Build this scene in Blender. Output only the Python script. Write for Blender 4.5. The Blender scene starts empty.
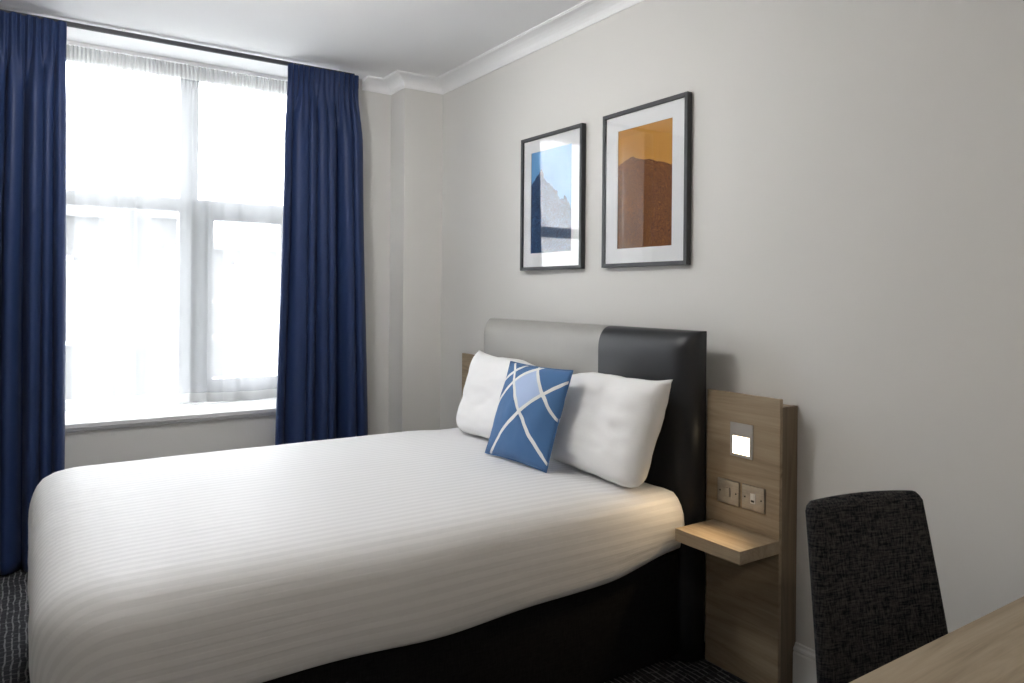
import bpy, bmesh, math, random
from mathutils import Matrix, Vector, noise

random.seed(7)
sc = bpy.context.scene
COL = sc.collection
PI = math.pi

# ------------------------------------------------------------------ camera
CAM_H = 1.345
YAW, ROLL = math.radians(33.56), math.radians(0.523)
cd = bpy.data.cameras.new('camera')
cam = bpy.data.objects.new('camera', cd)
COL.objects.link(cam)
F = Vector((math.sin(YAW), math.cos(YAW), 0))
R0 = Vector((math.cos(YAW), -math.sin(YAW), 0))
U0 = Vector((0, 0, 1))
Rr = R0 * math.cos(ROLL) + U0 * math.sin(ROLL)
Ur = U0 * math.cos(ROLL) - R0 * math.sin(ROLL)
m = Matrix((Rr, Ur, -F)).transposed().to_4x4()
m.translation = Vector((0, 0, CAM_H))
cam.matrix_world = m
cd.sensor_width = 36
cd.lens = 731.0 / 1024 * 36
cd.shift_y = -47.6 / 1024
cd.clip_start = 0.02
sc.camera = cam

# ------------------------------------------------------------------ overcast sky, exposure
SKY = 12.0
w = bpy.data.worlds.new('overcast_sky')
sc.world = w
w.use_nodes = True
bg = w.node_tree.nodes['Background']
bg.inputs[0].default_value = (0.93, 0.965, 1.0, 1)
bg.inputs[1].default_value = SKY
sc.view_settings.view_transform = 'Standard'
sc.view_settings.look = 'None'
sc.view_settings.gamma = 1
sc.view_settings.use_curve_mapping = False
sc.view_settings.exposure = 1.32
cy = sc.cycles
cy.max_bounces = 14
cy.diffuse_bounces = 9
cy.glossy_bounces = 4
cy.transmission_bounces = 8
cy.transparent_max_bounces = 24
cy.caustics_reflective = False
cy.caustics_refractive = False
cy.sample_clamp_indirect = 8.0

# ------------------------------------------------------------------ room measures (metres)
XR, XL = 2.2, -2.6            # headboard wall, opposite wall
YW, YF = 4.337, -1.7          # window wall, wall behind the camera
YP, XP = 4.133, 1.935         # boxed pier in the corner
ZC = 2.68
WX0, WX1 = 0.10, 1.50         # window opening
WZ0 = 0.668
YG = 4.71                     # window frame


def portal(x0, x1, z0, z1):
    l = bpy.data.lights.new('daylight_portal', 'AREA')
    l.shape = 'RECTANGLE'
    l.size, l.size_y = x1 - x0, z1 - z0
    l.cycles.is_portal = True
    o = bpy.data.objects.new('daylight_portal', l)
    COL.objects.link(o)
    o.location = ((x0 + x1) / 2, 4.85, (z0 + z1) / 2)
    o.rotation_euler = (-PI / 2, 0, 0)


portal(WX0, WX1, WZ0, ZC)

# ------------------------------------------------------------------ materials


class NT:
    def __init__(self, name):
        self.m = bpy.data.materials.new(name)
        self.m.use_nodes = True
        self.t = self.m.node_tree
        self.b = self.t.nodes['Principled BSDF']
        self.out = self.t.nodes['Material Output']

    def n(self, typ, **kw):
        nd = self.t.nodes.new(typ)
        for k, v in kw.items():
            if k.startswith('i_'):
                key = k[2:]
                nd.inputs[int(key) if key.isdigit() else key.replace('_', ' ')].default_value = v
            else:
                setattr(nd, k, v)
        return nd

    def l(self, a, b):
        self.t.links.new(a, b)

    def math(self, op, a, b=None, c=None):
        nd = self.t.nodes.new('ShaderNodeMath')
        nd.operation = op
        for k, v in enumerate((a, b, c)):
            if v is None:
                continue
            if isinstance(v, (int, float)):
                nd.inputs[k].default_value = v
            else:
                self.l(v, nd.inputs[k])
        return nd.outputs[0]

    def mix(self, fac, a, b, blend='MIX'):
        nd = self.t.nodes.new('ShaderNodeMix')
        nd.data_type = 'RGBA'
        nd.blend_type = blend
        for key, v in ((0, fac), (6, a), (7, b)):
            if isinstance(v, (int, float)):
                nd.inputs[key].default_value = v
            elif isinstance(v, tuple):
                nd.inputs[key].default_value = v if len(v) == 4 else v + (1,)
            else:
                self.l(v, nd.inputs[key])
        return nd.outputs[2]

    def coords(self, kind='Object', scale=(1, 1, 1), rot=(0, 0, 0)):
        tc = self.n('ShaderNodeTexCoord')
        mp = self.n('ShaderNodeMapping')
        mp.inputs['Scale'].default_value = scale
        mp.inputs['Rotation'].default_value = rot
        self.l(tc.outputs[kind], mp.inputs['Vector'])
        return mp.outputs[0]

    def noise(self, vec, scale, detail=4, rough=0.55, dist=0.0):
        nd = self.n('ShaderNodeTexNoise')
        nd.inputs['Scale'].default_value = scale
        nd.inputs['Detail'].default_value = detail
        nd.inputs['Roughness'].default_value = rough
        nd.inputs['Distortion'].default_value = dist
        self.l(vec, nd.inputs['Vector'])
        return nd.outputs[0]

    def ramp(self, fac, stops):
        nd = self.n('ShaderNodeValToRGB')
        el = nd.color_ramp.elements
        while len(el) < len(stops):
            el.new(0.5)
        for e, (p, c) in zip(el, stops):
            e.position = p
            e.color = c if len(c) == 4 else tuple(c) + (1,)
        self.l(fac, nd.inputs[0])
        return nd.outputs[0]

    def bump(self, h, strength, dist=0.01):
        nd = self.n('ShaderNodeBump')
        nd.inputs['Strength'].default_value = strength
        nd.inputs['Distance'].default_value = dist
        self.l(h, nd.inputs['Height'])
        self.l(nd.outputs[0], self.b.inputs['Normal'])
        return nd

    def set(self, col=None, rough=0.5, metal=0.0, spec=None, sheen=None):
        if col is not None:
            if isinstance(col, tuple):
                self.b.inputs['Base Color'].default_value = col + (1,)
            else:
                self.l(col, self.b.inputs['Base Color'])
        if isinstance(rough, (int, float)):
            self.b.inputs['Roughness'].default_value = rough
        else:
            self.l(rough, self.b.inputs['Roughness'])
        self.b.inputs['Metallic'].default_value = metal
        if spec is not None:
            self.b.inputs['Specular IOR Level'].default_value = spec
        if sheen is not None:
            self.b.inputs['Sheen Weight'].default_value = sheen
        return self.m


def paint(name, col, rough=0.75, bump=0.05):
    t = NT(name)
    v = t.coords()
    n1 = t.noise(v, 1.3, 3)
    c = t.mix(t.math('MULTIPLY', n1, 0.25), col, tuple(x * 0.93 for x in col))
    t.bump(t.noise(v, 260, 2), bump, 0.001)
    return t.set(c, rough, spec=0.3)


def wood(name, axis, dark=(0.23, 0.17, 0.105), mid=(0.37, 0.285, 0.19), light=(0.47, 0.38, 0.26), rough=0.5):
    """oak veneer, grain along the given axis"""
    t = NT(name)
    s = [1.0, 1.0, 1.0]
    across = {'X': (0.9, 11, 11), 'Y': (11, 0.9, 11), 'Z': (11, 11, 0.9)}[axis]
    v = t.coords(scale=across)
    n1 = t.noise(v, 2.0, 6, 0.6, 1.2)
    fine = {'X': (3, 120, 120), 'Y': (120, 3, 120), 'Z': (120, 120, 3)}[axis]
    v2 = t.coords(scale=fine)
    n2 = t.noise(v2, 1.6, 3, 0.6)
    c = t.ramp(n1, [(0.30, dark), (0.48, mid), (0.72, light)])
    c = t.mix(t.math('MULTIPLY', n2, 0.5), c, (0.17, 0.13, 0.085), 'MIX')
    t.bump(n2, 0.12, 0.001)
    return t.set(c, rough, spec=0.35)


M = {}
M['wall'] = paint('warm_grey_wall_paint', (0.70, 0.69, 0.665))
M['ceiling'] = paint('white_ceiling_paint', (0.88, 0.88, 0.885), 0.9)
M['gloss'] = paint('white_gloss_paint', (0.78, 0.78, 0.78), 0.35, 0.02)
M['upvc'] = paint('white_window_frame', (0.85, 0.86, 0.87), 0.3, 0.01)
M['oak_y'] = wood('oak_grain_along_y', 'Y')
M['oak_x'] = wood('oak_grain_along_x', 'X')
M['oak_z'] = wood('oak_grain_along_z', 'Z', (0.12, 0.09, 0.055), (0.20, 0.15, 0.10), (0.27, 0.21, 0.145))
M['oak_desk'] = wood('pale_oak_desk', 'X', (0.21, 0.165, 0.11), (0.33, 0.265, 0.185), (0.42, 0.345, 0.25))


def mat_carpet():
    t = NT('charcoal_woven_line_carpet')
    v = t.coords()
    sep = t.n('ShaderNodeSeparateXYZ')
    t.l(v, sep.inputs[0])
    wob = t.noise(v, 9, 3)
    wob2 = t.noise(v, 14, 2)
    x = t.math('ADD', sep.outputs[0], t.math('MULTIPLY', wob, 0.026))
    y = t.math('ADD', sep.outputs[1], t.math('MULTIPLY', wob2, 0.06))
    lx = t.math('PINGPONG', x, 0.011)
    ly = t.math('PINGPONG', y, 0.02)
    a = t.math('LESS_THAN', lx, 0.0028)
    b = t.math('LESS_THAN', ly, 0.0030)
    brk = t.math('GREATER_THAN', t.noise(v, 22, 2), 0.46)
    line = t.math('MULTIPLY', t.math('MAXIMUM', a, t.math('MULTIPLY', b, 0.4)), t.math('MULTIPLY_ADD', brk, 0.7, 0.3))
    fib = t.noise(v, 420, 3)
    c = t.mix(line, (0.022, 0.023, 0.026), (0.26, 0.26, 0.265))
    c = t.mix(fib, c, (0.03, 0.03, 0.034), 'MIX') if False else t.mix(0.35, c, t.mix(fib, (0.01, 0.01, 0.012), (0.10, 0.10, 0.11)))
    t.bump(fib, 0.6, 0.004)
    return t.set(c, 0.95, spec=0.1)


M['carpet'] = mat_carpet()


def mat_curtain():
    t = NT('navy_curtain_fabric')
    v = t.coords(scale=(1, 1, 1))
    f1 = t.noise(t.coords(scale=(500, 500, 90)), 1.0, 2)
    c = t.mix(f1, (0.011, 0.025, 0.082), (0.022, 0.043, 0.128))
    t.bump(f1, 0.25, 0.001)
    return t.set(c, 0.5, spec=0.3, sheen=0.05)


M['curtain'] = mat_curtain()


def mat_sheer(name, trans, col):
    t = NT(name)
    tr = t.n('ShaderNodeBsdfTransparent')
    tl = t.n('ShaderNodeBsdfTranslucent')
    df = t.n('ShaderNodeBsdfDiffuse')
    weave = t.noise(t.coords(scale=(900, 900, 700)), 1.0, 1)
    c = t.mix(weave, tuple(x * 0.92 for x in col), col)
    t.l(c, tl.inputs[0])
    t.l(c, df.inputs[0])
    m1 = t.n('ShaderNodeMixShader', i_0=0.3)
    t.l(tl.outputs[0], m1.inputs[1])
    t.l(df.outputs[0], m1.inputs[2])
    m2 = t.n('ShaderNodeMixShader', i_0=trans)
    t.l(m1.outputs[0], m2.inputs[1])
    t.l(tr.outputs[0], m2.inputs[2])
    t.l(m2.outputs[0], t.out.inputs[0])
    return t.m


M['sheer'] = mat_sheer('white_sheer_voile', 0.29, (0.175, 0.178, 0.182))
M['sheer_band'] = mat_sheer('dense_voile_band', 0.45, (0.62, 0.62, 0.60))


def mat_glass(name='clear_window_glass', faces=1.0):
    t = NT(name)
    tr = t.n('ShaderNodeBsdfTransparent')
    gl = t.n('ShaderNodeBsdfGlossy', i_Roughness=0.0)
    fr = t.n('ShaderNodeFresnel', i_IOR=1.5)
    mx = t.n('ShaderNodeMixShader')
    geo = t.n('ShaderNodeNewGeometry')
    front = t.math('SUBTRACT', 1.0, geo.outputs['Backfacing'])
    t.l(t.math('MULTIPLY', t.math('MULTIPLY', fr.outputs[0], faces), front), mx.inputs[0])
    t.l(tr.outputs[0], mx.inputs[1])
    t.l(gl.outputs[0], mx.inputs[2])
    t.l(mx.outputs[0], t.out.inputs[0])
    return t.m


M['glass'] = mat_glass()
M['picture_glass'] = mat_glass('picture_glazing', 1.3)


def mat_duvet():
    t = NT('white_satin_stripe_cotton')
    tc = t.n('ShaderNodeTexCoord')
    sep = t.n('ShaderNodeSeparateXYZ')
    t.l(tc.outputs['UV'], sep.inputs[0])
    yy = t.math('MULTIPLY', sep.outputs[1], 2 * PI / 0.034)
    s = t.math('SINE', yy)
    st = t.n('ShaderNodeMapRange', i_1=-0.35, i_2=0.35, i_3=0.0, i_4=1.0)
    t.l(s, st.inputs[0])
    c = t.mix(st.outputs[0], (0.72, 0.72, 0.725), (0.77, 0.77, 0.775))
    r = t.math('MULTIPLY_ADD', st.outputs[0], -0.25, 0.75)
    v = t.coords()
    h = t.math('ADD', t.math('MULTIPLY', st.outputs[0], 0.22), t.math('MULTIPLY', t.noise(v, 7, 3), 1.3))
    fold = t.noise(t.coords(scale=(1.1, 8, 10), rot=(0, 0.06, 0)), 1.6, 3, 0.5, 0.4)
    h = t.math('ADD', h, t.math('MULTIPLY', fold, 2.2))
    t.bump(h, 0.25, 0.006)
    return t.set(c, r, spec=0.3, sheen=0.15)


M['duvet'] = mat_duvet()


def mat_pillow():
    t = NT('white_pillow_cotton')
    v = t.coords()
    t.bump(t.noise(v, 9, 4, 0.5, 0.8), 0.12, 0.02)
    return t.set((0.85, 0.845, 0.84), 0.7, spec=0.25, sheen=0.15)


M['pillow'] = mat_pillow()


def circle3(p, q, r):
    ax, ay = p
    bx, by = q
    cx, cy_ = r
    d = 2 * (ax * (by - cy_) + bx * (cy_ - ay) + cx * (ay - by))
    ux = ((ax * ax + ay * ay) * (by - cy_) + (bx * bx + by * by) * (cy_ - ay) + (cx * cx + cy_ * cy_) * (ay - by)) / d
    uy = ((ax * ax + ay * ay) * (cx - bx) + (bx * bx + by * by) * (ax - cx) + (cx * cx + cy_ * cy_) * (bx - ax)) / d
    return ux, uy, math.hypot(ax - ux, ay - uy)


CUSHION_ARCS = {
    'a': ((0.10, 1.00), (0.51, 0.51), (1.00, 0.07)),
    'b': ((1.00, 0.87), (0.54, 0.51), (0.10, -0.01)),
    'c': ((0.59, 1.00), (0.28, 0.80), (-0.01, 0.42)),
    'd': ((0.34, 1.00), (0.16, 0.89), (-0.01, 0.75)),
    'e': ((0.51, 1.00), (0.745, 0.735), (0.985, 0.515)),
}


def mat_cushion():
    t = NT('blue_arc_print_cushion_cotton')
    tc = t.n('ShaderNodeTexCoord')
    uv = tc.outputs['UV']
    sd = {}
    line = None
    for k, pts in CUSHION_ARCS.items():
        cx, cy_, r = circle3(*pts)
        vm = t.n('ShaderNodeVectorMath', operation='DISTANCE')
        t.l(uv, vm.inputs[0])
        vm.inputs[1].default_value = (cx, cy_, 0)
        sd[k] = (t.math('SUBTRACT', vm.outputs['Value'], r), cx, cy_, r)
        on = t.math('LESS_THAN', t.math('ABSOLUTE', sd[k][0]), 0.019)
        # only the stretch between the arc's two ends
        (ax, ay), (mx_, my_), (bx, by) = pts
        nx, ny = -(by - ay), bx - ax
        ln = math.hypot(nx, ny)
        nx, ny = nx / ln, ny / ln
        if (mx_ - ax) * nx + (my_ - ay) * ny < 0:
            nx, ny = -nx, -ny
        dt = t.n('ShaderNodeVectorMath', operation='DOT_PRODUCT')
        t.l(uv, dt.inputs[0])
        dt.inputs[1].default_value = (nx, ny, 0)
        on = t.math('MULTIPLY', on, t.math('GREATER_THAN', dt.outputs['Value'], ax * nx + ay * ny - 0.004))
        line = on if line is None else t.math('MAXIMUM', line, on)
    # pale diamond bounded by four of the arcs
    ctr = (0.52, 0.74)
    reg = None
    for k in 'abce':
        s, cx, cy_, r = sd[k]
        inside = math.hypot(ctr[0] - cx, ctr[1] - cy_) < r
        q = t.math('LESS_THAN' if inside else 'GREATER_THAN', s, 0.0)
        reg = q if reg is None else t.math('MULTIPLY', reg, q)
    weave = t.noise(t.coords('UV', (260, 260, 1)), 1.0, 2)
    base = t.mix(weave, (0.055, 0.135, 0.29), (0.075, 0.175, 0.36))
    c = t.mix(reg, base, (0.42, 0.53, 0.75))
    c = t.mix(line, c, (0.80, 0.80, 0.78))
    t.bump(t.math('ADD', t.noise(t.coords(), 10, 3), t.math('MULTIPLY', weave, 0.05)), 0.25, 0.015)
    return t.set(c, 0.75, spec=0.2, sheen=0.1)


M['cushion'] = mat_cushion()


def leather(name, col, rough):
    t = NT(name)
    v = t.coords()
    n1 = t.noise(v, 300, 3)
    n2 = t.noise(v, 5, 4)
    c = t.mix(t.math('MULTIPLY', n2, 0.5), col, tuple(x * 0.72 for x in col))
    t.bump(t.math('ADD', n1, t.math('MULTIPLY', n2, 1.5)), 0.12, 0.003)
    return t.set(c, rough, spec=0.5)


M['taupe'] = leather('taupe_vinyl', (0.36, 0.35, 0.325), 0.42)
M['charcoal'] = leather('charcoal_vinyl', (0.016, 0.017, 0.020), 0.40)


def fabric(name, a, b, rough=0.95, bump=0.5):
    t = NT(name)
    w1 = t.noise(t.coords(scale=(240, 240, 30)), 1.0, 2, 0.6)
    w2 = t.noise(t.coords(scale=(34, 34, 300)), 1.0, 2, 0.6)
    f = t.math('MULTIPLY', t.math('ADD', w1, w2), 0.5)
    c = t.ramp(f, [(0.40, a), (0.62, b)])
    t.bump(f, bump, 0.003)
    return t.set(c, rough, spec=0.1)


M['divan'] = fabric('black_divan_fabric', (0.006, 0.006, 0.007), (0.012, 0.012, 0.013))
M['chair'] = fabric('charcoal_tweed', (0.008, 0.009, 0.013), (0.062, 0.060, 0.058))
M['mattress'] = paint('white_mattress_ticking', (0.8, 0.8, 0.8), 0.9)


def plain(name, col, rough=0.5, metal=0.0, spec=None):
    t = NT(name)
    v = t.coords()
    n1 = t.noise(v, 40, 2)
    c = t.mix(t.math('MULTIPLY', n1, 0.3), col, tuple(x * 0.9 for x in col))
    return t.set(c, rough, metal, spec)


M['frame'] = plain('dark_grey_frame', (0.035, 0.036, 0.040), 0.45)
M['mount'] = plain('white_mount_board', (0.80, 0.81, 0.82), 0.85)
M['track'] = plain('dark_track_metal', (0.035, 0.035, 0.042), 0.4)
M['white_plastic'] = plain('white_plastic', (0.75, 0.75, 0.73), 0.35)
M['black_plastic'] = plain('black_plastic', (0.02, 0.02, 0.02), 0.4)
M['black_leg'] = plain('dark_stained_leg', (0.03, 0.022, 0.016), 0.4)


def steel():
    t = NT('brushed_steel')
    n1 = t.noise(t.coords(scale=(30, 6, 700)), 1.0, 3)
    n2 = t.noise(t.coords(scale=(1, 1, 1), rot=(0.6, 0, 0)), 22, 2)  # broad noise puts the plates' diagonal sheen into the colour
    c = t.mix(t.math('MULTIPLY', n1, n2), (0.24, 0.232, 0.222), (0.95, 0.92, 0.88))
    t.bump(n1, 0.15, 0.0005)
    return t.set(c, 0.33, 1.0)


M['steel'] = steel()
M['satin'] = plain('satin_aluminium', (0.50, 0.48, 0.46), 0.4, 0.35)


def emit(name, col, k):
    t = NT(name)
    t.b.inputs['Base Color'].default_value = (0.8, 0.8, 0.8, 1)
    t.b.inputs['Emission Color'].default_value = col + (1,)
    t.b.inputs['Emission Strength'].default_value = k
    return t.m


M['led'] = emit('lit_warm_lens', (1.0, 0.80, 0.52), 3.0)


def mat_art(name, top, top2, low, low2, ridge):
    """painted field over a darker scribbled hill, flat print"""
    t = NT(name)
    tc = t.n('ShaderNodeTexCoord')
    sep = t.n('ShaderNodeSeparateXYZ')
    t.l(tc.outputs['UV'], sep.inputs[0])
    v = t.coords('UV', (1, 1, 1))
    wob = t.noise(v, 3.2, 4)
    edge = t.math('ADD', sep.outputs[1], t.math('MULTIPLY', t.math('SUBTRACT', wob, 0.5), ridge[3]))
    slope = t.math('MULTIPLY_ADD', t.math('ABSOLUTE', t.math('SUBTRACT', sep.outputs[0], ridge[0])), -ridge[2], ridge[1])
    hill = t.math('LESS_THAN', edge, slope)
    scr = t.noise(t.coords('UV', (2.6, 5.5, 1), (0, 0, 0.6)), 2.4, 5, 0.6, 2.2)
    bands = t.math('ABSOLUTE', t.math('SINE', t.math('MULTIPLY', scr, 34.0)))
    lowc = t.ramp(bands, [(0.12, low2), (0.60, low), (0.95, low)])
    topc = t.mix(t.noise(v, 2.4, 3), top, top2)
    c = t.mix(hill, topc, lowc)
    return t.set(c, 0.7, spec=0.2)


M['art_blue'] = mat_art('blue_hill_print', (0.10, 0.28, 0.55), (0.20, 0.42, 0.70), (0.010, 0.022, 0.06), (0.06, 0.16, 0.34), (0.25, 0.80, 0.55, 0.35))
M['art_orange'] = mat_art('orange_hill_print', (0.44, 0.20, 0.035), (0.50, 0.25, 0.05), (0.105, 0.035, 0.012), (0.36, 0.15, 0.03), (0.30, 0.76, 0.18, 0.10))

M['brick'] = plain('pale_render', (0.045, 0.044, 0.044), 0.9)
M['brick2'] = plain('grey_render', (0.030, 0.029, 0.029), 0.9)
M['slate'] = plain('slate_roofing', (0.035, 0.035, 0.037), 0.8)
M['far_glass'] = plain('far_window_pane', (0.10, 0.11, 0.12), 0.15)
M['asphalt'] = plain('pale_street_paving', (0.42, 0.42, 0.41), 0.95)

# ------------------------------------------------------------------ object helpers
WL = {}        # world (or thing-local) origin of each object built here


def empty(name, loc, label=None, cat=None, group=None):
    o = bpy.data.objects.new(name, None)
    o.empty_display_size = 0.1
    COL.objects.link(o)
    o.location = loc
    WL[o.name] = Vector(loc)
    if label:
        tag(o, label, cat, group)
    return o


def tag(o, label=None, cat=None, group=None, kind=None):
    for k, v in (('label', label), ('category', cat), ('group', group), ('kind', kind)):
        if v:
            o[k] = v
    return o


def link_mesh(name, me, mat, parent=None, smooth=False, origin=None):
    """me is in world coordinates; origin goes to its base centre"""
    if origin is None:
        xs = [v.co for v in me.vertices]
        lo = Vector((min(c[i] for c in xs) for i in range(3)))
        hi = Vector((max(c[i] for c in xs) for i in range(3)))
        origin = Vector(((lo.x + hi.x) / 2, (lo.y + hi.y) / 2, lo.z))
    me.transform(Matrix.Translation(-Vector(origin)))
    me.materials.append(mat)
    if smooth:
        for p in me.polygons:
            p.use_smooth = True
    o = bpy.data.objects.new(name, me)
    COL.objects.link(o)
    pl = Vector((0, 0, 0))
    if parent is not None:
        o.parent = parent
        pl = WL[parent.name]
    o.location = Vector(origin) - pl
    WL[o.name] = Vector(origin)
    return o


def pydata(name, verts, faces, mat, parent=None, smooth=True, uvs=None, origin=None):
    me = bpy.data.meshes.new(name)
    me.from_pydata(verts, [], faces)
    me.update()
    if uvs is not None:
        lay = me.uv_layers.new(name='UVMap')
        for lp in me.loops:
            lay.data[lp.index].uv = uvs[lp.vertex_index]
    return link_mesh(name, me, mat, parent, smooth, origin)


def box(name, x0, x1, y0, y1, z0, z1, mat, parent=None, bevel=0.0, seg=2, smooth=False):
    bm = bmesh.new()
    bmesh.ops.create_cube(bm, size=1)
    for v in bm.verts:
        v.co = Vector((x0 + (v.co.x + .5) * (x1 - x0), y0 + (v.co.y + .5) * (y1 - y0), z0 + (v.co.z + .5) * (z1 - z0)))
    if bevel:
        bmesh.ops.bevel(bm, geom=list(bm.edges), offset=bevel, segments=seg, affect='EDGES', profile=0.6)
    me = bpy.data.meshes.new(name)
    bm.to_mesh(me)
    bm.free()
    return link_mesh(name, me, mat, parent, smooth)


def boxes(name, lst, mat, parent=None):
    bm = bmesh.new()
    for (x0, x1, y0, y1, z0, z1) in lst:
        r = bmesh.ops.create_cube(bm, size=1)
        for v in r['verts']:
            v.co = Vector((x0 + (v.co.x + .5) * (x1 - x0), y0 + (v.co.y + .5) * (y1 - y0), z0 + (v.co.z + .5) * (z1 - z0)))
    me = bpy.data.meshes.new(name)
    bm.to_mesh(me)
    bm.free()
    return link_mesh(name, me, mat, parent)


def struct(o):
    o['kind'] = 'structure'
    return o


def sweep(name, path, profile, mat, parent=None, side=1):
    """sweep (outward, z) profile along a plan polyline with mitred corners; side picks the left/right of travel"""
    n = len(path)
    P = [Vector(p) for p in path]
    rows = []
    for i in range(n):
        dirs = []
        if i > 0:
            dirs.append((P[i] - P[i - 1]).normalized())
        if i < n - 1:
            dirs.append((P[i + 1] - P[i]).normalized())
        nr = [Vector((-d.y, d.x)) * side for d in dirs]
        if len(nr) == 2:
            b = nr[0] + nr[1]
            off = b / (1 + nr[0].dot(nr[1]))
        else:
            off = nr[0]
        rows.append([(P[i].x + off.x * p, P[i].y + off.y * p, z) for p, z in profile])
    k = len(profile)
    verts = [v for r in rows for v in r]
    faces = []
    for i in range(n - 1):
        for j in range(k):
            j2 = (j + 1) % k
            faces.append((i * k + j, (i + 1) * k + j, (i + 1) * k + j2, i * k + j2))
    faces.append(tuple(range(k)))
    faces.append(tuple((n - 1) * k + j for j in reversed(range(k))))
    o = pydata(name, verts, faces, mat, parent, smooth=False)
    bm = bmesh.new()
    bm.from_mesh(o.data)
    bmesh.ops.recalc_face_normals(bm, faces=bm.faces)
    bm.to_mesh(o.data)
    bm.free()
    return o


def cyl(name, p0, p1, r0, r1, mat, parent=None, seg=16):
    p0, p1 = Vector(p0), Vector(p1)
    d = (p1 - p0)
    z = d.normalized()
    x = z.orthogonal().normalized()
    y = z.cross(x)
    verts, faces = [], []
    for p, r in ((p0, r0), (p1, r1)):
        for i in range(seg):
            a = 2 * PI * i / seg
            verts.append(p + x * (r * math.cos(a)) + y * (r * math.sin(a)))
    for i in range(seg):
        j = (i + 1) % seg
        faces.append((i, j, seg + j, seg + i))
    faces.append(tuple(reversed(range(seg))))
    faces.append(tuple(range(seg, 2 * seg)))
    return pydata(name, [tuple(v) for v in verts], faces, mat, parent, smooth=False)


# ------------------------------------------------------------------ the room
TH = 0.15
YO = 4.88        # outside face of the window wall
struct(box('floor', XL, XR, YF, YW, -0.1, 0.0, M['carpet']))
struct(box('ceiling', XL - TH, XR + TH, YF - TH, YO, ZC, ZC + 0.15, M['ceiling']))
struct(box('wall_right', XR, XR + TH, YF - TH, YO, -0.1, ZC, M['wall']))
struct(box('wall_left', XL - TH, XL, YF - TH, YO, -0.1, ZC, M['wall']))
struct(box('wall_front', XL, XR, YF - TH, YF, -0.1, ZC, M['wall']))
struct(boxes('wall_back', [
    (XL, WX0, YW, YO, -0.1, ZC), (WX1, XR, YW, YO, -0.1, ZC),
    (WX0, WX1, YW, YO, -0.1, WZ0 - 0.045)], M['wall']))
struct(box('wall_corner', XP, XR, YP, YW, 0.0, ZC, M['wall']))

# plaster cove
cove = [(0.0, ZC - 0.069), (0.006, ZC - 0.069), (0.008, ZC - 0.064)]
for i in range(7):
    a = PI / 2 * i / 6
    cove.append((0.008 + 0.078 * (1 - math.cos(a)), ZC - 0.062 + 0.052 * math.sin(a)))
cove += [(0.090, ZC - 0.010), (0.092, ZC - 0.007), (0.099, ZC - 0.007), (0.099, ZC), (0.0, ZC)]
struct(sweep('trim_1', [(XR, YF), (XR, YP), (XP, YP), (XP, YW), (1.737, YW)], cove, M['ceiling'], side=1))
struct(sweep('trim_2', [(-0.42, YW), (XL, YW), (XL, YF), (XR, YF)], cove, M['ceiling'], side=1))
# skirting
skirt = [(0, 0), (0.017, 0), (0.017, 0.132), (0.013, 0.138), (0.016, 0.143), (0.014, 0.150), (0.008, 0.156), (0.006, 0.163), (0, 0.165)]
struct(sweep('baseboard_right', [(XR, YF + 0.02), (XR, 1.54)], skirt, M['gloss'], side=1))
struct(sweep('baseboard_corner', [(XR, 3.69), (XR, YP), (XP, YP), (XP, YW)], skirt, M['gloss'], side=1))
struct(sweep('baseboard_back', [(XP - 0.02, YW), (XL, YW)], skirt, M['gloss'], side=1))
struct(sweep('baseboard_left', [(XL, YW - 0.02), (XL, YF)], skirt, M['gloss'], side=1))


# ------------------------------------------------------------------ windows
def pane(name, x0, x1, z0, z1, y, mat, parent):
    return box(name, x0, x1, y - 0.003, y + 0.003, z0, z1, mat, parent)


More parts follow.
